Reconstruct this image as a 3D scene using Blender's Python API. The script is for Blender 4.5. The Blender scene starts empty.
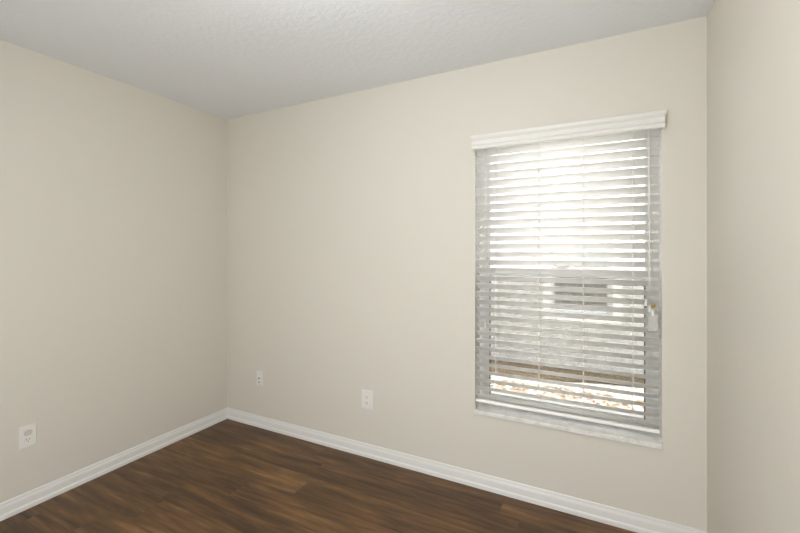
import bpy, bmesh, math, random
from mathutils import Vector, Matrix

random.seed(7)
S = bpy.context.scene
COL = S.collection
R = math.radians

# ------------------------------------------------------------------ camera
CAM = (2.699, -2.225, 1.3713)
YAW = 26.76
FPX = 392.7
cd = bpy.data.cameras.new('camera')
cam = bpy.data.objects.new('camera', cd)
COL.objects.link(cam)
cam.location = CAM
cam.rotation_euler = (R(90), 0, R(YAW))
cd.sensor_fit = 'HORIZONTAL'
cd.sensor_width = 36.0
cd.lens = 36.0 * FPX / 800.0
cd.shift_y = -(266.5 - 250.6) / 800.0
cd.clip_start = 0.02
S.camera = cam

# ------------------------------------------------------------------ exposure
S.view_settings.view_transform = 'Standard'
S.view_settings.look = 'None'
S.view_settings.exposure = 0.28
S.view_settings.gamma = 1.0
S.view_settings.use_curve_mapping = False
S.cycles.max_bounces = 14
S.cycles.diffuse_bounces = 9
S.cycles.glossy_bounces = 5
S.cycles.transmission_bounces = 8
S.cycles.transparent_max_bounces = 16
S.cycles.caustics_reflective = False
S.cycles.caustics_refractive = False
S.cycles.sample_clamp_indirect = 6.0

# ------------------------------------------------------------------ sky and sun
SKY_STRENGTH = 2.3
SUN_STRENGTH = 5.0
LAMP_STRENGTH = 26.0  # both interior lights are added fill with no visible source
FLOOR_LAMP_STRENGTH = 215.0

W = bpy.data.worlds.new('sky')
S.world = W
W.use_nodes = True
wn = W.node_tree
wn.nodes.clear()
sky = wn.nodes.new('ShaderNodeTexSky')
sky.sky_type = 'NISHITA'
sky.sun_disc = False
sky.sun_elevation = R(65)
sky.sun_rotation = R(60)
sky.air_density = 1.0
sky.dust_density = 3.0
bg = wn.nodes.new('ShaderNodeBackground')
bg.inputs['Strength'].default_value = SKY_STRENGTH
wo = wn.nodes.new('ShaderNodeOutputWorld')
hs = wn.nodes.new('ShaderNodeHueSaturation')
hs.inputs['Saturation'].default_value = 0.22
wn.links.new(sky.outputs[0], hs.inputs['Color'])
wn.links.new(hs.outputs['Color'], bg.inputs[0])
wn.links.new(bg.outputs[0], wo.inputs[0])

sd = bpy.data.lights.new('sun', 'SUN')
sd.energy = SUN_STRENGTH
sd.angle = R(0.6)
sd.color = (1.0, 0.96, 0.9)
sun = bpy.data.objects.new('sun', sd)
COL.objects.link(sun)
_el, _az = R(72), R(60)                     # azimuth from +y towards +x
_d = Vector((math.sin(_az) * math.cos(_el), math.cos(_az) * math.cos(_el), math.sin(_el)))
sun.rotation_euler = _d.to_track_quat('Z', 'Y').to_euler()
sun.location = (6, 6, 9)

# ------------------------------------------------------------------ materials
def srgb(r, g, b):
    def f(c):
        c /= 255.0
        return c / 12.92 if c <= 0.04045 else ((c + 0.055) / 1.055) ** 2.4
    return (f(r), f(g), f(b), 1.0)

def base_mat(name, col, rough=0.5, spec=0.4, metal=0.0):
    m = bpy.data.materials.new(name)
    m.use_nodes = True
    p = m.node_tree.nodes['Principled BSDF']
    p.inputs['Base Color'].default_value = col
    p.inputs['Roughness'].default_value = rough
    p.inputs['Specular IOR Level'].default_value = spec
    p.inputs['Metallic'].default_value = metal
    return m, m.node_tree, p

def N(nt, t, **kw):
    n = nt.nodes.new(t)
    for k, v in kw.items():
        setattr(n, k, v)
    return n

def noise(nt, vec, scale, detail=2.0, rough=0.5):
    n = N(nt, 'ShaderNodeTexNoise')
    n.inputs['Scale'].default_value = scale
    n.inputs['Detail'].default_value = detail
    n.inputs['Roughness'].default_value = rough
    nt.links.new(vec, n.inputs['Vector'])
    return n

def ramp(nt, fac, stops):
    n = N(nt, 'ShaderNodeValToRGB')
    cr = n.color_ramp
    while len(cr.elements) < len(stops):
        cr.elements.new(0.5)
    for e, (p, c) in zip(cr.elements, stops):
        e.position = p
        e.color = c if len(c) == 4 else (*c, 1.0)
    nt.links.new(fac, n.inputs['Fac'])
    return n

def bump(nt, p, height, strength, dist):
    b = N(nt, 'ShaderNodeBump')
    b.inputs['Strength'].default_value = strength
    b.inputs['Distance'].default_value = dist
    nt.links.new(height, b.inputs['Height'])
    nt.links.new(b.outputs['Normal'], p.inputs['Normal'])

def mat_wall_paint(name, col):
    m, nt, p = base_mat(name, col, 0.62, 0.3)
    tc = N(nt, 'ShaderNodeTexCoord')
    n = noise(nt, tc.outputs['Object'], 140, 2)
    bump(nt, p, n.outputs['Fac'], 0.12, 0.0012)
    return m

def mat_ceiling():
    m, nt, p = base_mat('ceiling_texture_paint', (0.75, 0.765, 0.78, 1), 0.85, 0.2)
    tc = N(nt, 'ShaderNodeTexCoord')
    n = noise(nt, tc.outputs['Object'], 42, 3)
    r = ramp(nt, n.outputs['Fac'], [(0.44, (0, 0, 0)), (0.56, (1, 1, 1))])
    bump(nt, p, r.outputs['Color'], 0.2, 0.003)
    return m

def mat_plain(name, col, rough, spec=0.4, metal=0.0, nscale=60, nstr=0.05):
    m, nt, p = base_mat(name, col, rough, spec, metal)
    tc = N(nt, 'ShaderNodeTexCoord')
    n = noise(nt, tc.outputs['Object'], nscale, 2)
    bump(nt, p, n.outputs['Fac'], nstr, 0.0006)
    return m

def math_node(nt, op, a, b=None, c=None):
    n = N(nt, 'ShaderNodeMath', operation=op)
    for i, v in enumerate((a, b, c)):
        if v is None:
            continue
        if isinstance(v, (int, float)):
            n.inputs[i].default_value = v
        else:
            nt.links.new(v, n.inputs[i])
    return n.outputs[0]

def mat_slat():
    # thin white vinyl that lets a little daylight through
    m, nt, p = base_mat('white_blind_slat', (0.93, 0.918, 0.892, 1), 0.4, 0.4)
    tl = N(nt, 'ShaderNodeBsdfTranslucent')
    tl.inputs['Color'].default_value = (0.97, 0.965, 0.95, 1)
    mx = N(nt, 'ShaderNodeMixShader')
    mx.inputs[0].default_value = 0.13
    nt.links.new(p.outputs[0], mx.inputs[1])
    nt.links.new(tl.outputs[0], mx.inputs[2])
    nt.links.new(mx.outputs[0], nt.nodes['Material Output'].inputs[0])
    return m

def mat_floor():
    m, nt, p = base_mat('walnut_plank', (0.1, 0.06, 0.03, 1), 0.42, 0.35)
    tc = N(nt, 'ShaderNodeTexCoord')
    sp = N(nt, 'ShaderNodeSeparateXYZ')
    nt.links.new(tc.outputs['Object'], sp.inputs[0])
    PW, PL = 0.178, 1.22
    ry = math_node(nt, 'DIVIDE', sp.outputs['Y'], PW)
    row = math_node(nt, 'FLOOR', ry)
    wn1 = N(nt, 'ShaderNodeTexWhiteNoise', noise_dimensions='1D')
    nt.links.new(row, wn1.inputs['W'])
    rx = math_node(nt, 'ADD', math_node(nt, 'DIVIDE', sp.outputs['X'], PL), wn1.outputs['Value'])
    colm = math_node(nt, 'FLOOR', rx)
    cid = N(nt, 'ShaderNodeCombineXYZ')
    nt.links.new(row, cid.inputs[0])
    nt.links.new(colm, cid.inputs[1])
    wn2 = N(nt, 'ShaderNodeTexWhiteNoise', noise_dimensions='2D')
    nt.links.new(cid.outputs[0], wn2.inputs['Vector'])
    idv = wn2.outputs['Value']
    # grain coordinates: stretched along the plank, shifted per plank
    gx = math_node(nt, 'ADD', math_node(nt, 'MULTIPLY', sp.outputs['X'], 0.75), math_node(nt, 'MULTIPLY', idv, 37.0))
    gy = math_node(nt, 'ADD', math_node(nt, 'MULTIPLY', sp.outputs['Y'], 7.0), math_node(nt, 'MULTIPLY', idv, 91.0))
    gv = N(nt, 'ShaderNodeCombineXYZ')
    nt.links.new(gx, gv.inputs[0])
    nt.links.new(gy, gv.inputs[1])
    n1 = noise(nt, gv.outputs[0], 2.9, 6, 0.62)
    n1.inputs['Distortion'].default_value = 0.3
    gx2 = math_node(nt, 'MULTIPLY', gx, 1.5)
    gy2 = math_node(nt, 'MULTIPLY', gy, 5.0)
    gv2 = N(nt, 'ShaderNodeCombineXYZ')
    nt.links.new(gx2, gv2.inputs[0])
    nt.links.new(gy2, gv2.inputs[1])
    n2 = noise(nt, gv2.outputs[0], 3.0, 4, 0.6)
    t = math_node(nt, 'ADD', math_node(nt, 'MULTIPLY', n1.outputs['Fac'], 0.75),
                  math_node(nt, 'ADD', math_node(nt, 'MULTIPLY', n2.outputs['Fac'], 0.20),
                            math_node(nt, 'MULTIPLY', idv, 0.09)))
    r = ramp(nt, t, [(0.36, srgb(60, 45, 31)), (0.48, srgb(86, 63, 42)), (0.58, srgb(108, 78, 49)),
                     (0.69, srgb(138, 103, 65)), (0.82, srgb(154, 118, 78))])
    # thin dark seams
    fy = math_node(nt, 'FRACT', ry)
    fx = math_node(nt, 'FRACT', rx)
    ey = math_node(nt, 'MULTIPLY', math_node(nt, 'MINIMUM', fy, math_node(nt, 'SUBTRACT', 1.0, fy)), PW)
    ex = math_node(nt, 'MULTIPLY', math_node(nt, 'MINIMUM', fx, math_node(nt, 'SUBTRACT', 1.0, fx)), PL)
    e = math_node(nt, 'MINIMUM', ex, ey)
    seam = math_node(nt, 'LESS_THAN', e, 0.0011)
    mx = N(nt, 'ShaderNodeMixRGB', blend_type='MIX')
    mx.inputs['Color2'].default_value = srgb(48, 34, 26)
    nt.links.new(math_node(nt, 'MULTIPLY', seam, 0.4), mx.inputs['Fac'])
    nt.links.new(r.outputs['Color'], mx.inputs['Color1'])
    nt.links.new(mx.outputs['Color'], p.inputs['Base Color'])
    h = math_node(nt, 'SUBTRACT', math_node(nt, 'MULTIPLY', n2.outputs['Fac'], 0.35), seam)
    bump(nt, p, h, 0.12, 0.001)
    return m

def mat_marble():
    m, nt, p = base_mat('cultured_marble', (0.7, 0.7, 0.68, 1), 0.16, 0.5)
    tc = N(nt, 'ShaderNodeTexCoord')
    n = noise(nt, tc.outputs['Object'], 14, 5, 0.6)
    n.inputs['Distortion'].default_value = 1.2
    r = ramp(nt, n.outputs['Fac'], [(0.36, srgb(208, 207, 202)), (0.52, srgb(222, 221, 216)), (0.7, srgb(228, 226, 221))])
    nt.links.new(r.outputs['Color'], p.inputs['Base Color'])
    return m

def mat_glass(name, tint):
    m = bpy.data.materials.new(name)
    m.use_nodes = True
    nt = m.node_tree
    nt.nodes.clear()
    o = N(nt, 'ShaderNodeOutputMaterial')
    tr = N(nt, 'ShaderNodeBsdfTransparent')
    tr.inputs['Color'].default_value = tint
    gl = N(nt, 'ShaderNodeBsdfGlossy')
    gl.inputs['Roughness'].default_value = 0.02
    fr = N(nt, 'ShaderNodeFresnel')
    fr.inputs['IOR'].default_value = 1.45
    mx = N(nt, 'ShaderNodeMixShader')
    nt.links.new(fr.outputs[0], mx.inputs[0])
    nt.links.new(tr.outputs[0], mx.inputs[1])
    nt.links.new(gl.outputs[0], mx.inputs[2])
    nt.links.new(mx.outputs[0], o.inputs[0])
    return m

def mat_screen():
    m = bpy.data.materials.new('insect_mesh')
    m.use_nodes = True
    nt = m.node_tree
    nt.nodes.clear()
    o = N(nt, 'ShaderNodeOutputMaterial')
    tr = N(nt, 'ShaderNodeBsdfTransparent')
    df = N(nt, 'ShaderNodeBsdfDiffuse')
    df.inputs['Color'].default_value = (0.11, 0.11, 0.11, 1)
    mx = N(nt, 'ShaderNodeMixShader')
    mx.inputs[0].default_value = 0.53
    nt.links.new(tr.outputs[0], mx.inputs[1])
    nt.links.new(df.outputs[0], mx.inputs[2])
    nt.links.new(mx.outputs[0], o.inputs[0])
    return m

def mat_gravel():
    m, nt, p = base_mat('shell_gravel', (0.6, 0.58, 0.55, 1), 0.9, 0.2)
    tc = N(nt, 'ShaderNodeTexCoord')
    v = N(nt, 'ShaderNodeTexVoronoi')
    v.inputs['Scale'].default_value = 34
    nt.links.new(tc.outputs['Object'], v.inputs['Vector'])
    r = ramp(nt, v.outputs['Color'], [(0.0, srgb(190, 178, 160)), (0.4, srgb(225, 219, 208)), (1.0, srgb(238, 234, 226))])
    nt.links.new(r.outputs['Color'], p.inputs['Base Color'])
    bump(nt, p, v.outputs['Distance'], 0.6, 0.02)
    return m

def mat_mulch():
    m, nt, p = base_mat('wood_mulch', (0.1, 0.08, 0.05, 1), 0.95, 0.1)
    tc = N(nt, 'ShaderNodeTexCoord')
    n = noise(nt, tc.outputs['Object'], 26, 5, 0.7)
    r = ramp(nt, n.outputs['Fac'], [(0.36, srgb(74, 62, 46)), (0.5, srgb(112, 97, 74)), (0.66, srgb(160, 144, 118))])
    nt.links.new(r.outputs['Color'], p.inputs['Base Color'])
    bump(nt, p, n.outputs['Fac'], 0.8, 0.02)
    return m

def mat_leaf():
    m, nt, p = base_mat('dry_leaf', (0.3, 0.16, 0.06, 1), 0.8, 0.2)
    tc = N(nt, 'ShaderNodeTexCoord')
    n = noise(nt, tc.outputs['Object'], 5, 2)
    r = ramp(nt, n.outputs['Fac'], [(0.35, srgb(122, 86, 52)), (0.5, srgb(164, 126, 78)), (0.65, srgb(190, 156, 106))])
    nt.links.new(r.outputs['Color'], p.inputs['Base Color'])
    return m

def mat_stucco(name, col):
    m, nt, p = base_mat(name, col, 0.9, 0.2)
    tc = N(nt, 'ShaderNodeTexCoord')
    n = noise(nt, tc.outputs['Object'], 60, 4, 0.65)
    bump(nt, p, n.outputs['Fac'], 0.35, 0.006)
    return m

def mat_shingle():
    m, nt, p = base_mat('asphalt_shingle', (0.2, 0.19, 0.18, 1), 0.95, 0.1)
    tc = N(nt, 'ShaderNodeTexCoord')
    b = N(nt, 'ShaderNodeTexBrick')
    b.inputs['Color1'].default_value = srgb(120, 112, 104)
    b.inputs['Color2'].default_value = srgb(98, 92, 86)
    b.inputs['Mortar'].default_value = srgb(60, 56, 52)
    b.inputs['Scale'].default_value = 3.0
    nt.links.new(tc.outputs['Object'], b.inputs['Vector'])
    nt.links.new(b.outputs['Color'], p.inputs['Base Color'])
    return m

def mat_lamp(name, strength):
    m, nt, p = base_mat(name, (0.9, 0.9, 0.88, 1), 0.4, 0.4)
    p.inputs['Emission Color'].default_value = (0.965, 0.985, 1.0, 1)
    p.inputs['Emission Strength'].default_value = strength
    return m

def mat_tag():
    # pale label with faint unreadable grey printed rows
    m, nt, p = base_mat('printed_label', (0.7, 0.7, 0.68, 1), 0.5, 0.3)
    tc = N(nt, 'ShaderNodeTexCoord')
    w = N(nt, 'ShaderNodeTexWave', wave_type='BANDS', bands_direction='Z')
    w.inputs['Scale'].default_value = 55
    nt.links.new(tc.outputs['Object'], w.inputs['Vector'])
    r = ramp(nt, w.outputs['Fac'], [(0.0, srgb(168, 165, 158)), (0.6, srgb(204, 201, 195))])
    nt.links.new(r.outputs['Color'], p.inputs['Base Color'])
    return m

M = dict(
    wall=mat_wall_paint('greige_wall_paint', srgb(209, 205, 194)),
    reveal=mat_wall_paint('white_reveal_paint', srgb(244, 243, 240)),
    ceiling=mat_ceiling(),
    floor=mat_floor(),
    trim=mat_plain('white_gloss_trim', srgb(222, 221, 218), 0.35),
    slat=mat_slat(),
    valance=mat_plain('white_blind_valance', srgb(222, 220, 215), 0.4),
    cord=mat_plain('white_cord', srgb(228, 227, 222), 0.8),
    plastic=mat_plain('white_plastic', srgb(222, 220, 214), 0.35),
    cap=mat_plain('frosted_plastic', srgb(196, 193, 185), 0.45),
    dark=mat_plain('dark_hole', srgb(42, 38, 34), 0.6),
    steel=mat_plain('zinc_screw', srgb(190, 188, 182), 0.35, 0.5, 0.8),
    brass=mat_plain('brass_stop', srgb(190, 160, 84), 0.35, 0.5, 0.6),
    marble=mat_marble(),
    vinyl=mat_plain('white_vinyl', srgb(236, 236, 234), 0.35),
    gasket=mat_plain('grey_gasket', srgb(70, 74, 78), 0.6),
    glass=mat_glass('window_glass', (0.97, 0.98, 0.97, 1)),
    screen=mat_screen(),
    gravel=mat_gravel(), mulch=mat_mulch(), leaf=mat_leaf(),
    stucco=mat_stucco('pale_stucco', srgb(206, 204, 199)),
    stucco_trim=mat_stucco('white_stucco_trim', srgb(245, 244, 240)),
    soffit=mat_plain('white_soffit', srgb(228, 228, 224), 0.6),
    blind_far=mat_plain('neighbour_blind', srgb(128, 127, 120), 0.6),
    darkglass=mat_plain('neighbour_window_glass', srgb(196, 218, 207), 0.1, 0.5),  # reflected sky put into the pane's base colour as pale green
    shingle=mat_shingle(),
    soil=mat_stucco('sandy_soil', srgb(190, 180, 160)),
    lamp=mat_lamp('frosted_lamp_glass', LAMP_STRENGTH), lamp2=mat_lamp('frosted_floor_lamp_glass', FLOOR_LAMP_STRENGTH),
    bronze=mat_plain('brushed_nickel', srgb(170, 166, 158), 0.35, 0.5, 0.9),
    tag=mat_tag(),
)

# ------------------------------------------------------------------ helpers
def obj(name, bm, mat, parent=None, smooth=False, bevel=0.0, loc=None):
    me = bpy.data.meshes.new(name)
    bmesh.ops.recalc_face_normals(bm, faces=bm.faces[:])
    if smooth:
        for f in bm.faces:
            f.smooth = True
    bm.to_mesh(me)
    bm.free()
    me.materials.append(mat)
    o = bpy.data.objects.new(name, me)
    COL.objects.link(o)
    if parent:
        o.parent = parent
    if loc:
        o.location = loc
    if bevel:
        b = o.modifiers.new('bevel', 'BEVEL')
        b.width = bevel
        b.segments = 2
        b.limit_method = 'ANGLE'
        b.angle_limit = R(40)
    return o

def thing(name, loc, label, cat, rz=0.0, group=None, kind=None):
    o = bpy.data.objects.new(name, None)
    o.empty_display_size = 0.05
    COL.objects.link(o)
    o.location = loc
    o.rotation_euler = (0, 0, rz)
    tag(o, label, cat, group, kind)
    return o

def tag(o, label, cat, group=None, kind=None):
    o['label'] = label
    o['category'] = cat
    if group:
        o['group'] = group
    if kind:
        o['kind'] = kind
    return o

def struct(o, label, cat):
    return tag(o, label, cat, None, 'structure')

def box(bm, x0, x1, y0, y1, z0, z1):
    vs = [bm.verts.new((x, y, z)) for x in (x0, x1) for y in (y0, y1) for z in (z0, z1)]
    for q in ((0, 1, 3, 2), (4, 6, 7, 5), (0, 4, 5, 1), (2, 3, 7, 6), (0, 2, 6, 4), (1, 5, 7, 3)):
        bm.faces.new([vs[i] for i in q])
    return bm

def B(*a):
    return box(bmesh.new(), *a)

def prism(bm, prof, a, b, f):
    """profile points (u, v) swept from a to b; f(u, v, t) -> xyz. Closed solid."""
    n = len(prof)
    A = [bm.verts.new(f(u, v, a)) for u, v in prof]
    Bv = [bm.verts.new(f(u, v, b)) for u, v in prof]
    for i in range(n):
        j = (i + 1) % n
        bm.faces.new((A[i], A[j], Bv[j], Bv[i]))
    bm.faces.new(A)
    bm.faces.new(Bv[::-1])
    return bm

def tube(bm, pts, r, seg=8):
    pts = [Vector(p) for p in pts]
    rings = []
    for i, p in enumerate(pts):
        a = pts[max(i - 1, 0)]
        b = pts[min(i + 1, len(pts) - 1)]
        d = (b - a).normalized()
        q = d.to_track_quat('Z', 'Y')
        rr = r[i] if isinstance(r, (list, tuple)) else r
        rings.append([bm.verts.new(p + q @ Vector((rr * math.cos(2 * math.pi * k / seg), rr * math.sin(2 * math.pi * k / seg), 0))) for k in range(seg)])
    for u, v in zip(rings, rings[1:]):
        for k in range(seg):
            bm.faces.new((u[k], u[(k + 1) % seg], v[(k + 1) % seg], v[k]))
    bm.faces.new(rings[0][::-1])
    bm.faces.new(rings[-1])
    return bm

def lathe(bm, prof, origin=(0, 0, 0), axis='Z', seg=20):
    """prof: (radius, height) along the axis, closed with caps."""
    o = Vector(origin)
    rings = []
    for r_, h in prof:
        ring = []
        for k in range(seg):
            c, s = r_ * math.cos(2 * math.pi * k / seg), r_ * math.sin(2 * math.pi * k / seg)
            v = {'Z': (c, s, h), 'Y': (c, -h, s)}[axis]
            ring.append(bm.verts.new(o + Vector(v)))
        rings.append(ring)
    for u, v in zip(rings, rings[1:]):
        for k in range(seg):
            bm.faces.new((u[k], u[(k + 1) % seg], v[(k + 1) % seg], v[k]))
    bm.faces.new(rings[0][::-1])
    bm.faces.new(rings[-1])
    return bm

def frame_bm(x0, x1, z0, z1, w, y0, y1, wb=None, wt=None):
    wb = w if wb is None else wb
    wt = w if wt is None else wt
    bm = bmesh.new()
    o = [(x0, z0), (x1, z0), (x1, z1), (x0, z1)]
    i = [(x0 + w, z0 + wb), (x1 - w, z0 + wb), (x1 - w, z1 - wt), (x0 + w, z1 - wt)]
    V = {}
    for nm, pts in (('o', o), ('i', i)):
        for y in (y0, y1):
            V[nm, y] = [bm.verts.new((x, y, z)) for x, z in pts]
    for k in range(4):
        j = (k + 1) % 4
        bm.faces.new((V['o', y0][k], V['o', y0][j], V['i', y0][j], V['i', y0][k]))
        bm.faces.new((V['o', y1][k], V['i', y1][k], V['i', y1][j], V['o', y1][j]))
        bm.faces.new((V['o', y0][k], V['o', y1][k], V['o', y1][j], V['o', y0][j]))
        bm.faces.new((V['i', y0][k], V['i', y0][j], V['i', y1][j], V['i', y1][k]))
    return bm

# ------------------------------------------------------------------ room shell
RW, RH, RY = 3.142, 2.44, -3.45          # width, height, rear wall
T = 0.20                                  # window wall thickness
OX0, OX1, OZ0, OZ1 = 2.063, 2.970, 0.452, 2.005   # window opening

struct(obj('floor', B(-0.1, RW + 0.1, RY - 0.1, 0.0, -0.12, 0.0095), M['floor']),
       'dark walnut plank floor running along the window wall', 'floor')
struct(obj('ceiling', B(-0.1, RW + 0.1, RY - 0.1, T, RH, RH + 0.12), M['ceiling']),
       'white textured ceiling above the bare room', 'ceiling')
struct(obj('wall_left', B(-0.1, 0.0, RY - 0.1, T, 0.0, RH), M['wall']),
       'plain greige wall on the left with one socket low down', 'wall')
struct(obj('wall_right', B(RW, RW + 0.1, RY - 0.1, T, 0.0, RH), M['wall']),
       'plain greige wall at the right edge beside the window', 'wall')
struct(obj('wall_rear', B(0.0, RW, RY - 0.1, RY, 0.0, RH), M['wall']),
       'plain greige wall behind the viewer', 'wall')

bm = frame_bm(0.0, RW, 0.0, RH, OX0, 0.0, T, OZ0, RH - OZ1)
for v in bm.verts:                          # frame_bm has one side width: move the right jamb
    if abs(v.co.x - (RW - OX0)) < 1e-5:
        v.co.x = OX1
    elif abs(v.co.x - OX0) < 1e-5:
        v.co.x = OX0
wb = obj('wall_back', bm, M['wall'])
wb.data.materials.append(M['reveal'])
for f in wb.data.polygons:
    c = f.center
    if 0.01 < c.y < T - 0.01 and OX0 - 0.01 < c.x < OX1 + 0.01 and OZ0 - 0.01 < c.z < OZ1 + 0.01:
        f.material_index = 1
struct(wb, 'greige wall that holds the white-blinded window', 'wall')

# baseboards with a stepped, sloping profile (depth, height)
BP = [(0, 0.0095), (0.0160, 0.0095), (0.0160, 0.024), (0.0146, 0.030), (0.0105, 0.036), (0.0100, 0.066), (0.0092, 0.070),
      (0.0062, 0.080), (0.0058, 0.088), (0.0040, 0.0925), (0, 0.0935)]
def baseboard(name, f, a, b, lab):
    o = obj(name, prism(bmesh.new(), BP, a, b, f), M['trim'])
    struct(o, lab, 'baseboard')
baseboard('baseboard_back', lambda u, v, t: (t, -u, v), 0.0, RW, 'white baseboard along the foot of the window wall')
baseboard('baseboard_left', lambda u, v, t: (u, t, v), RY, 0.0, 'white baseboard along the foot of the left wall')
baseboard('baseboard_right', lambda u, v, t: (RW - u, t, v), RY, 0.0, 'white baseboard along the foot of the right wall')
baseboard('baseboard_rear', lambda u, v, t: (t, RY + u, v), 0.0, RW, 'white baseboard along the foot of the rear wall')

# ------------------------------------------------------------------ window
win = thing('window_1', (0, 0, 0), 'white single-hung window behind the venetian blind', 'window', kind='structure')
FZ0, FZ1 = 0.475, 2.005
FY0, FY1 = 0.100, 0.175
fw = 0.026
obj('window_frame', frame_bm(OX0, OX1, FZ0, FZ1, fw, FY0, FY1, 0.010), M['vinyl'], win, bevel=0.002)
MZ = 1.245
# upper, fixed sash: set further out
us = obj('upper_sash', frame_bm(OX0 + fw, OX1 - fw, MZ - 0.02, FZ1 - fw, 0.030, 0.137, 0.162), M['vinyl'], win, bevel=0.0015)
obj('pane', B(OX0 + fw + 0.028, OX1 - fw - 0.028, 0.148, 0.151, MZ, FZ1 - fw - 0.028), M['glass'], us)
# lower, sliding sash: nearer the room
ls = obj('lower_sash', frame_bm(OX0 + fw, OX1 - fw, FZ0 + 0.010, MZ + 0.026, 0.031, 0.108, 0.134, 0.030, 0.046), M['vinyl'], win, bevel=0.0015)
obj('pane', B(OX0 + fw + 0.030, OX1 - fw - 0.030, 0.120, 0.123, FZ0 + 0.038, MZ - 0.018), M['glass'], ls)
for gx in (OX0 + fw + 0.0305, OX1 - fw - 0.036):
    obj('gasket', B(gx, gx + 0.0055, 0.111, 0.1195, FZ0 + 0.0395, MZ - 0.0195), M['gasket'], ls)
lk = bmesh.new()
box(lk, 2.47, 2.55, 0.112, 0.134, MZ + 0.026, MZ + 0.034)
box(lk, 2.495, 2.555, 0.116, 0.124, MZ + 0.034, MZ + 0.042)
obj('sash_lock', lk, M['vinyl'], win, bevel=0.001)
sc_ = obj('insect_screen', frame_bm(OX0 + fw, OX1 - fw, FZ0 + fw, MZ, 0.014, 0.1645, 0.1735), M['vinyl'], win)
obj('screen_mesh', B(OX0 + fw + 0.013, OX1 - fw - 0.013, 0.1685, 0.1692, FZ0 + fw + 0.013, MZ - 0.013), M['screen'], sc_)
SP = [(-0.017, 0.434), (-0.0125, 0.431), (0.0, 0.431), (0.0, OZ0), (0.12, OZ0), (0.12, 0.4755), (-0.0125, 0.4545), (-0.017, 0.451)]
SP = [(-0.017, 0.4345), (-0.0145, 0.432), (0.0, 0.432), (0.0, 0.4525), (0.175, 0.4525), (0.175, 0.4748), (0.100, 0.4748),
      (0.0, 0.4590), (-0.0145, 0.4565), (-0.017, 0.454)]
obj('window_sill', prism(bmesh.new(), SP, OX0 + 0.0003, OX1 - 0.0003, lambda u, v, t: (t, u, v)), M['marble'], win, bevel=0.0008)

# ------------------------------------------------------------------ venetian blind
bl = thing('venetian_blind', ((OX0 + OX1) / 2, 0.0, 1.96),
           'white two-inch venetian blind with tilted slats hanging in the window', 'blind')
BX, BZ = (OX0 + OX1) / 2, 1.96
def L(bm):                                    # world -> blind space
    bmesh.ops.translate(bm, verts=bm.verts[:], vec=(-BX, 0, -BZ))
    return bm

obj('headrail', L(B(OX0 + 0.004, OX1 - 0.004, 0.002, 0.050, 1.962, 2.002)), M['slat'], bl, bevel=0.002)

# valance: moulded board with mitred returns
VO = [(0.027, 1.9470), (0.0335, 1.9480), (0.0370, 1.9520), (0.0385, 1.9590), (0.0375, 1.9640), (0.0310, 1.9672), (0.0310, 1.9715),
      (0.0370, 1.9725), (0.0380, 1.9850), (0.0375, 1.9900), (0.0330, 1.9930), (0.0340, 1.9970), (0.0440, 2.0080), (0.0475, 2.0180),
      (0.0480, 2.0240), (0.0300, 2.0240)]
bm = bmesh.new()
VX0, VX1 = 2.050, 2.9835
def val_pt(d, z, t):
    flare = (d - 0.027) * 0.45
    return (VX0 + 0.009 - flare if t == 0 else VX1 - 0.009 + flare, -d, z)
prism(bm, VO, 0, 1, val_pt)
for t in (0, 1):                              # returns to the wall
    def ret(d, z, s, t=t):
        fl = (d - 0.027) * 0.45
        x = VX0 + 0.009 - fl if t == 0 else VX1 - 0.009 + fl
        return (x if True else 0, -d if s == 0 else 0.0, z)
    inner = VX0 + 0.015 if t == 0 else VX1 - 0.015
    outs = [(d, z) for d, z in VO[1:-1]]
    a = [bm.verts.new(val_pt(d, z, t)) for d, z in outs]
    b = [bm.verts.new((val_pt(d, z, t)[0], -0.0005, z)) for d, z in outs]
    c = [bm.verts.new((inner, -0.0270, z)) for d, z in outs]
    e = [bm.verts.new((inner, -0.0005, z)) for d, z in outs]
    for k in range(len(outs) - 1):
        bm.faces.new((a[k], a[k + 1], b[k + 1], b[k]))
        bm.faces.new((c[k], e[k], e[k + 1], c[k + 1]))
        bm.faces.new((b[k], b[k + 1], e[k + 1], e[k]))
    for k in (0, -1):
        bm.faces.new((a[k], b[k], e[k], c[k]))
obj('valance', L(bm), M['valance'], bl)

PITCH, ZA, TILT = 0.04544, 1.3194, R(37)
SW, STH, SCR = 0.0500, 0.0027, 0.0020
SX0, SX1 = 2.0690, 2.9620
LADX = (2.181, 2.412, 2.630, 2.851)
def slat_bm():
    bm = bmesh.new()
    n = 8
    prof = []
    for k in range(n + 1):                    # top face, room edge to outer edge
        u = -SW / 2 + SW * k / n
        prof.append((u, SCR * (1 - (2 * u / SW) ** 2) + STH / 2))
    for k in range(n, -1, -1):
        u = -SW / 2 + SW * k / n
        prof.append((u * 0.985, SCR * (1 - (2 * u / SW) ** 2) - STH / 2))
    c, s = math.cos(TILT), math.sin(TILT)
    # room edge (u < 0) up
    prism(bm, prof, SX0 - BX, SX1 - BX, lambda u, v, t: (t, u * c + v * s, -u * s + v * c))
    for f in bm.faces:
        f.smooth = len(f.verts) == 4
    return bm
slat0 = None
HALF = SW / 2
YC = 0.0005 + HALF * math.cos(TILT)
for k in range(14, -18, -1):
    ze = ZA + PITCH * k
    zc = ze - HALF * math.sin(TILT) - 0.0012
    if slat0 is None:
        slat0 = obj('slat', slat_bm(), M['slat'], bl)
        o = slat0
    else:
        o = slat0.copy()
        COL.objects.link(o)
        o.parent = bl
    o.location = (0, YC, zc - BZ)
    o.rotation_euler = (random.uniform(-0.006, 0.006), 0, 0)
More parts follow.
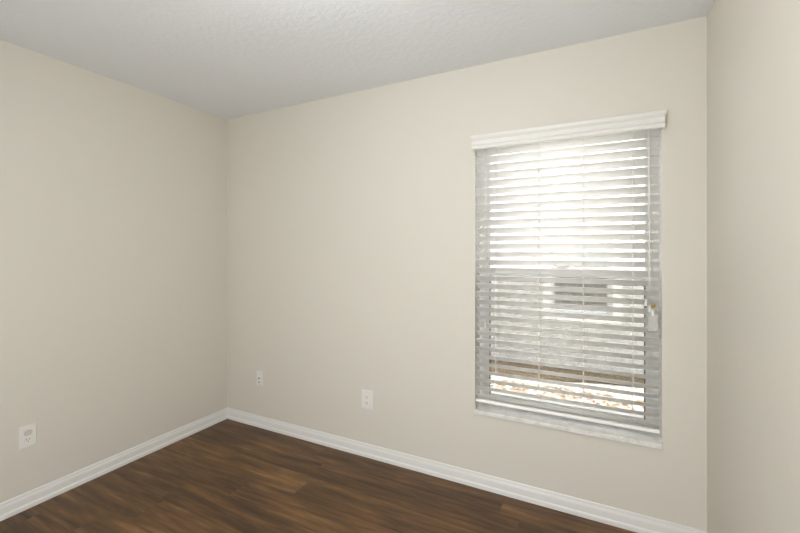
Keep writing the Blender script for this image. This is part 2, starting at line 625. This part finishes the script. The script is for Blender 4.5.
# bottom rail, tilted a little less than the slats
bm = B(SX0 - BX, SX1 - BX, -0.0250, 0.0250, -0.0085, 0.0085)
RT = R(20)
bmesh.ops.rotate(bm, verts=bm.verts[:], cent=(0, 0, 0), matrix=Matrix.Rotation(-RT, 3, 'X'))
br = obj('bottom_rail', bm, M['slat'], bl, bevel=0.003)
br.location = (0, YC, 0.5010 - BZ)
for x in LADX:                                # cord plugs under the rail
    q = lathe(bmesh.new(), [(0.005, 0), (0.006, 0.002), (0.006, 0.004)], (x - BX, 0.0, -0.0125), 'Z', 12)
    obj('rail_plug', q, M['plastic'], br)
# ladder cords: front and back strings with rungs
ZT, ZB = 1.962, 0.528
for x in LADX:
    bm = bmesh.new()
    yb = YC + HALF * math.cos(TILT) + 0.002
    tube(bm, [(x, -0.0016, ZT), (x, -0.0016, ZB)], 0.0009, 6)
    tube(bm, [(x + 0.004, -0.0016, ZT), (x + 0.004, -0.0016, ZB)], 0.0007, 6)
    tube(bm, [(x, yb, ZT), (x, yb, ZB - 0.02)], 0.0009, 6)
    for k in range(14, -18, -1):
        ze = ZA + PITCH * k - 0.006
        tube(bm, [(x, -0.0016, ze), (x, yb, ze - (yb + 0.0016) * math.tan(TILT))], 0.0006, 5)
    obj('ladder_cord', L(bm), M['cord'], bl)

def tassel(parent, x, y, z, mat, s=1.0):
    bm = lathe(bmesh.new(), [(0.0022 * s, 0.014 * s), (0.0045 * s, 0.012 * s), (0.0062 * s, 0.004 * s), (0.0072 * s, -0.010 * s),
                             (0.0066 * s, -0.014 * s), (0.003 * s, -0.015 * s)][::-1], (x, y, z), 'Z', 14)
    return obj('tassel', L(bm), mat, parent, smooth=True)

def cord(name, pts, r=0.0011):
    return obj(name, L(tube(bmesh.new(), pts, r, 8)), M['cord'], bl, smooth=True)
# tilt cords at the left end
c = cord('tilt_cord', [(2.1335, -0.008, 1.960), (2.1335, -0.011, 1.7), (2.1365, -0.011, 1.30)])
tassel(c, 2.1365, -0.011, 1.287, M['plastic'])
c = cord('tilt_cord', [(2.1270, -0.008, 1.960), (2.1255, -0.011, 1.6), (2.1250, -0.011, 0.955)])
tassel(c, 2.1250, -0.011, 0.942, M['plastic'])
# lift cords at the right end, gathered in tassels
c = cord('lift_cord', [(2.9125, -0.008, 1.960), (2.9150, -0.012, 1.6), (2.9170, -0.012, 1.22), (2.9060, -0.013, 1.135)])
tassel(c, 2.9050, -0.013, 1.120, M['plastic'])
obj('cord_stop', L(lathe(bmesh.new(), [(0.003, 0), (0.0045, 0.002), (0.0045, 0.006), (0.003, 0.008)], (2.9052, -0.0135, 1.098), 'Z', 12)), M['gasket'], c)
c = cord('lift_cord', [(2.9155, -0.008, 1.960), (2.9175, -0.013, 1.6), (2.9190, -0.013, 1.25), (2.9200, -0.014, 1.105)])
tassel(c, 2.9200, -0.0145, 1.092, M['plastic'])
c = cord('lift_cord', [(2.9180, -0.008, 1.960), (2.9195, -0.014, 1.6), (2.9205, -0.014, 1.25), (2.9320, -0.015, 1.125)])
tassel(c, 2.9320, -0.0155, 1.076, M['plastic'], 1.1)
obj('cord_stop', L(lathe(bmesh.new(), [(0.004, 0), (0.0088, 0.002), (0.0098, 0.008), (0.0088, 0.014), (0.004, 0.016)], (2.9330, -0.0175, 1.101), 'Z', 16)), M['brass'], c)
bm = bmesh.new()
box(bm, 2.9130, 2.9505, -0.0215, -0.0200, 0.990, 1.072)
wt = obj('warning_tag', L(bm), M['tag'], bl, bevel=0.0004)
obj('tag_hole', L(lathe(bmesh.new(), [(0.0022, 0.0), (0.0022, 0.0006)], (2.9150, -0.0214, 1.066), 'Y', 10)), M['dark'], wt)
# hold-down bracket at the foot of the right side
bm = bmesh.new()
box(bm, OX1 - 0.010, OX1 - 0.0006, -0.004, 0.012, 0.4618, 0.474)
box(bm, OX1 - 0.013, OX1 - 0.004, 0.0, 0.008, 0.474, 0.482)
obj('hold_down_bracket', L(bm), M['plastic'], bl, bevel=0.001)
bm = bmesh.new()
box(bm, OX0 + 0.0006, OX0 + 0.010, -0.004, 0.012, 0.4618, 0.474)
obj('hold_down_bracket', L(bm), M['steel'], bl, bevel=0.001)

# ------------------------------------------------------------------ wall plates (local: +y into the wall, plate faces -y)
def plate_bm(w, h, t=0.006):
    bm = bmesh.new()
    a = [(-w / 2, -h / 2), (w / 2, -h / 2), (w / 2, h / 2), (-w / 2, h / 2)]
    rings = []
    for s, y in ((0, -0.0002), (0, -t * 0.45), (0.0022, -t * 0.85), (0.005, -t)):
        rings.append([bm.verts.new((x - math.copysign(s, x), y, z - math.copysign(s, z))) for x, z in a])
    for u, v in zip(rings, rings[1:]):
        for k in range(4):
            bm.faces.new((u[k], u[(k + 1) % 4], v[(k + 1) % 4], v[k]))
    bm.faces.new(rings[0][::-1])
    bm.faces.new(rings[-1])
    return bm

def receptacle_face(bm_, cz, t, r=0.0172, h=0.0145, d=0.0022):
    """rounded face with flat top and bottom"""
    pts = []
    for k in range(28):
        a = 2 * math.pi * k / 28
        pts.append((r * math.cos(a), max(-h, min(h, r * math.sin(a))) + cz))
    prism(bm_, pts, 0, 1, lambda u, v, s: (u * (1 if s == 0 else 0.95), -t + 0.0005 if s == 0 else -t - d, cz + (v - cz) * (1 if s == 0 else 0.95)))
    return bm_

def slots(parent, cz, y):
    for x, w, h in ((-0.0064, 0.0024, 0.0088), (0.0064, 0.0022, 0.0070)):
        obj('slot', B(x - w / 2, x + w / 2, y - 0.0003, y + 0.0008, cz + 0.0035 - h / 2, cz + 0.0035 + h / 2), M['dark'], parent)
    obj('ground_hole', lathe(bmesh.new(), [(0.0026, -0.0008), (0.0026, 0.0003)], (0, y, cz - 0.0075), 'Y', 12), M['dark'], parent)

def screw(parent, x, z, y, mat):
    obj('screw', lathe(bmesh.new(), [(0.0034, -0.0006), (0.0034, 0.0005), (0.0022, 0.0011)], (x, y, z), 'Y', 12), mat, parent)

t_ = 0.006
o1 = thing('wall_outlet', (0.0, -1.2555, 0.3895), 'white duplex socket plate on the left wall, upper socket capped', 'outlet', R(90))
obj('cover_plate', plate_bm(0.071, 0.115, t_), M['plastic'], o1)
f = obj('receptacle', receptacle_face(bmesh.new(), 0.0195, t_), M['plastic'], o1)
obj('safety_cap', receptacle_face(bmesh.new(), 0.0195, t_ + 0.0018, 0.0178, 0.0150, 0.0030), M['cap'], f)
f = obj('receptacle', receptacle_face(bmesh.new(), -0.0195, t_), M['plastic'], o1)
slots(f, -0.0195, -t_ - 0.0022)
screw(o1, 0, 0, -t_, M['plastic'])

o2 = thing('wall_outlet', (1.337, 0.0, 0.3855), 'wider white duplex socket plate on the window wall, left of the blind', 'outlet')
obj('cover_plate', plate_bm(0.088, 0.124, 0.0065), M['plastic'], o2)
for cz in (0.0195, -0.0195):
    f = obj('receptacle', receptacle_face(bmesh.new(), cz, 0.0065), M['plastic'], o2)
    slots(f, cz, -0.0065 - 0.0022)
screw(o2, 0, 0, -0.0065, M['plastic'])

o3 = thing('cable_plate', (0.364, 0.0, 0.386), 'narrow white cable plate with a dark jack near the room corner', 'cable plate')
obj('cover_plate', plate_bm(0.066, 0.114, 0.005), M['plastic'], o3)
j = obj('coax_jack', lathe(bmesh.new(), [(0.0062, -0.0005), (0.0062, 0.003), (0.0046, 0.003), (0.0046, 0.011), (0.0030, 0.0112)], (0, -0.005, 0.0), 'Y', 16), M['steel'], o3)
obj('jack_hole', lathe(bmesh.new(), [(0.0040, 0.0), (0.0038, 0.0006)], (0, -0.0160, 0.0), 'Y', 12), M['dark'], j)
f = obj('phone_jack', B(-0.009, 0.009, -0.0085, -0.004, -0.040, -0.022), M['plastic'], o3, bevel=0.0008)
obj('jack_hole', B(-0.0058, 0.0058, -0.0088, -0.0080, -0.036, -0.027), M['dark'], f)
screw(o3, 0, 0.042, -0.005, M['steel'])
screw(o3, 0, -0.050, -0.005, M['steel'])

# ------------------------------------------------------------------ added ceiling fill light (unseen, above the view)
LX, LY = 2.0, -1.48
lp = thing('ceiling_lamp', (LX, LY, RH), 'semi-flush ceiling lamp with a frosted globe', 'lamp')
obj('lamp_base', lathe(bmesh.new(), [(0.060, -0.0005), (0.066, -0.008), (0.062, -0.020), (0.016, -0.028)], (0, 0, 0), 'Z', 28), M['bronze'], lp)
obj('stem', lathe(bmesh.new(), [(0.010, -0.026), (0.010, -0.075), (0.030, -0.082), (0.034, -0.098)], (0, 0, 0), 'Z', 16), M['bronze'], lp)
prof = [(0.034, -0.096)] + [(0.125 * math.sin(R(a)), -0.212 + 0.125 * math.cos(R(a))) for a in range(22, 177, 11)] + [(0.004, -0.3368)]
obj('lamp_shade', lathe(bmesh.new(), prof, (0, 0, 0), 'Z', 36), M['lamp'], lp, smooth=True)

# added unseen fill light behind the viewer, its round head turned to the window wall
fl = thing('floor_lamp', (2.0, -3.05, 0.0095), 'slim floor lamp with a round reflector head', 'lamp')
obj('lamp_base', lathe(bmesh.new(), [(0.14, 0.0005), (0.14, 0.012), (0.12, 0.022), (0.02, 0.030)], (0, 0, 0), 'Z', 28), M['bronze'], fl)
obj('pole', lathe(bmesh.new(), [(0.011, 0.028), (0.011, 0.84)], (0, -0.03, 0), 'Z', 16), M['bronze'], fl)
prof = [(0.03, 0.10), (0.09, 0.085), (0.14, 0.045), (0.155, 0.0), (0.150, 0.0), (0.135, 0.040), (0.085, 0.078), (0.03, 0.09)]
hd = obj('lamp_shade', lathe(bmesh.new(), [(r_, -h) for r_, h in prof], (0, 0.0, 0.94), 'Y', 36), M['bronze'], fl, smooth=True)
for v in hd.data.vertices:
    v.co.y = -v.co.y if v.co.y > 0 else v.co.y
obj('diffuser', lathe(bmesh.new(), [(0.138, 0.012), (0.138, 0.018)], (0, 0, 0.94), 'Y', 36), M['lamp2'], fl)

# ------------------------------------------------------------------ outside
GZ = -0.22
struct(obj('ground', B(-8, 12, T, 9.0, GZ - 0.3, GZ - 0.02), M['soil']), 'sandy ground between the two houses', 'ground')
struct(obj('wall_exterior', frame_bm(-6.0, 10.0, GZ - 0.05, 2.75, 6.0 - 0.12, T + 0.0005, T + 0.003, 0.16, 0.2), M['stucco']),
       'outer stucco face of the window wall', 'wall') if False else None
# unseen eave added over the window to keep the sun off it
bm = bmesh.new()
prism(bm, [(T, 2.58), (T + 0.62, 2.58), (T + 0.62, 2.74), (T, 2.95)], -5.0, 9.0, lambda u, v, t: (t, u, v))
struct(obj('trim_1', bm, M['soffit']), 'white roof eave over the window outside', 'eave')

HY = 3.50
MB0 = 2.68
# gravel: heightfield, then mulch bed by the neighbour's wall
def heightfield(x0, x1, y0, y1, nx, ny, amp, seed, zb):
    rnd = random.Random(seed)
    bm = bmesh.new()
    g = [[bm.verts.new((x0 + (x1 - x0) * i / nx, y0 + (y1 - y0) * j / ny, zb + rnd.uniform(-amp, amp))) for j in range(ny + 1)] for i in range(nx + 1)]
    for i in range(nx):
        for j in range(ny):
            bm.faces.new((g[i][j], g[i + 1][j], g[i + 1][j + 1], g[i][j + 1]))
    # skirt to give it thickness
    edge = [g[i][0] for i in range(nx + 1)] + [g[nx][j] for j in range(1, ny + 1)] + [g[i][ny] for i in range(nx - 1, -1, -1)] + [g[0][j] for j in range(ny - 1, 0, -1)]
    low = [bm.verts.new((v.co.x, v.co.y, zb - 0.02)) for v in edge]
    n = len(edge)
    for k in range(n):
        bm.faces.new((edge[k], low[k], low[(k + 1) % n], edge[(k + 1) % n]))
    bm.faces.new(low)
    return bm
tag(obj('gravel', heightfield(-3.0, 8.0, T + 0.01, HY - 0.002, 220, 66, 0.006, 3, GZ), M['gravel']),
    'sunlit pale gravel strip outside below the window', 'gravel', kind='stuff')
bm = heightfield(0.0, 1.0, 0.0, 1.0, 130, 16, 0.010, 5, GZ + 0.029)
for v in bm.verts:                          # bed narrows to the right along the wall
    x = -0.5 + 5.1 * v.co.x
    yf = 2.74 + 0.174 * (x - 1.16) + 0.03 * math.sin(x * 5.0)
    v.co.x, v.co.y = x, yf + (HY - 0.090 - yf) * v.co.y
tag(obj('mulch', bm, M['mulch']), 'brown mulch bed along the foot of the house opposite', 'mulch', kind='stuff')
# fallen leaves
def leaves_bm(n, rnd, x0, x1, y0, y1, z):
    bm = bmesh.new()
    for _ in range(n):
        x, y = rnd.uniform(x0, x1), rnd.uniform(y0, y1)
        a = rnd.uniform(0, 6.28)
        l, w = rnd.uniform(0.010, 0.026), rnd.uniform(0.006, 0.012)
        c, s = math.cos(a), math.sin(a)
        lift = rnd.uniform(0.002, 0.012)
        pts = [(-l, 0, 0.0), (-l * 0.3, w, lift), (l * 0.5, w * 0.8, lift), (l, 0, 0.0), (l * 0.5, -w * 0.8, lift), (-l * 0.3, -w, lift)]
        vs = [bm.verts.new((x + px * c - py * s, y + px * s + py * c, z + pz)) for px, py, pz in pts]
        mid = [bm.verts.new((x - l * 0.3 * c, y - l * 0.3 * s, z)), bm.verts.new((x + l * 0.5 * c, y + l * 0.5 * s, z))]
        bm.faces.new((vs[0], mid[0], vs[1]))
        bm.faces.new((vs[1], mid[0], mid[1], vs[2]))
        bm.faces.new((vs[2], mid[1], vs[3]))
        bm.faces.new((vs[0], vs[5], mid[0]))
        bm.faces.new((vs[5], vs[4], mid[1], mid[0]))
        bm.faces.new((vs[4], vs[3], mid[1]))
    return bm
tag(obj('fallen_leaves', leaves_bm(3600, random.Random(11), 0.9, 4.6, 1.2, 2.66, GZ + 0.007), M['leaf']),
    'dry brown leaves scattered over the pale gravel outside', 'leaves', kind='stuff')

# the neighbour's house
nh = thing('house', (2.5, HY, GZ), 'pale stucco house with one window, seen through the blind', 'house')
def H(bm):
    bmesh.ops.translate(bm, verts=bm.verts[:], vec=(-2.5, -HY, -GZ))
    return bm
NX0, NX1, NZ0, NZ1 = 2.125, 2.840, 0.545, 1.880
bm = bmesh.new()
WX0, WX1, WZ0, WZ1 = -3.0, 8.0, GZ - 0.02, 2.75
box(bm, WX0, NX0, HY, HY + 0.2, WZ0, WZ1)
box(bm, NX1, WX1, HY, HY + 0.2, WZ0, WZ1)
box(bm, NX0, NX1, HY, HY + 0.2, WZ0, NZ0)
box(bm, NX0, NX1, HY, HY + 0.2, NZ1, WZ1)
box(bm, WX0, WX1, HY + 4.0, HY + 4.2, WZ0, WZ1)
box(bm, WX0, WX0 + 0.2, HY + 0.2, HY + 4.0, WZ0, WZ1)
box(bm, WX1 - 0.2, WX1, HY + 0.2, HY + 4.0, WZ0, WZ1)
obj('wall', H(bm), M['stucco'], nh)
obj('stucco_band', H(frame_bm(NX0 - 0.105, NX1 + 0.13, NZ0 - 0.11, NZ1 + 0.11, 0.105, HY - 0.028, HY + 0.002)), M['stucco_trim'], nh, bevel=0.004)
nf = obj('window_frame', H(frame_bm(NX0, NX1, NZ0, NZ1, 0.035, HY + 0.05, HY + 0.11)), M['vinyl'], nh, bevel=0.002)
NM = 1.20
obj('meeting_rail', H(B(NX0 + 0.035, NX1 - 0.035, HY + 0.05, HY + 0.09, NM - 0.02, NM + 0.02)), M['vinyl'], nf)
obj('pane', H(B(NX0 + 0.034, NX1 - 0.034, HY + 0.085, HY + 0.09, NM + 0.02, NZ1 - 0.034)), M['darkglass'], nf)
obj('pane', H(B(NX0 + 0.034, NX1 - 0.034, HY + 0.070, HY + 0.075, NZ0 + 0.034, NM - 0.02)), M['blind_far'], nf)
obj('base_band', H(B(WX0, WX1, HY - 0.012, HY + 0.001, GZ + 0.02, GZ + 0.10)), M['stucco'], nh, bevel=0.003)
bm = bmesh.new()
prism(bm, [(HY - 0.012, 2.62), (HY + 4.2, 2.62), (HY + 4.2, 2.75), (HY + 1.85, 3.75), (HY - 0.012, 2.78)], WX0 - 0.3, WX1 + 0.3, lambda u, v, t: (t, u, v))
obj('roof', H(bm), M['shingle'], nh)
obj('fascia', H(B(WX0 - 0.3, WX1 + 0.3, HY - 0.030, HY - 0.0125, 2.60, 2.79)), M['soffit'], nh)
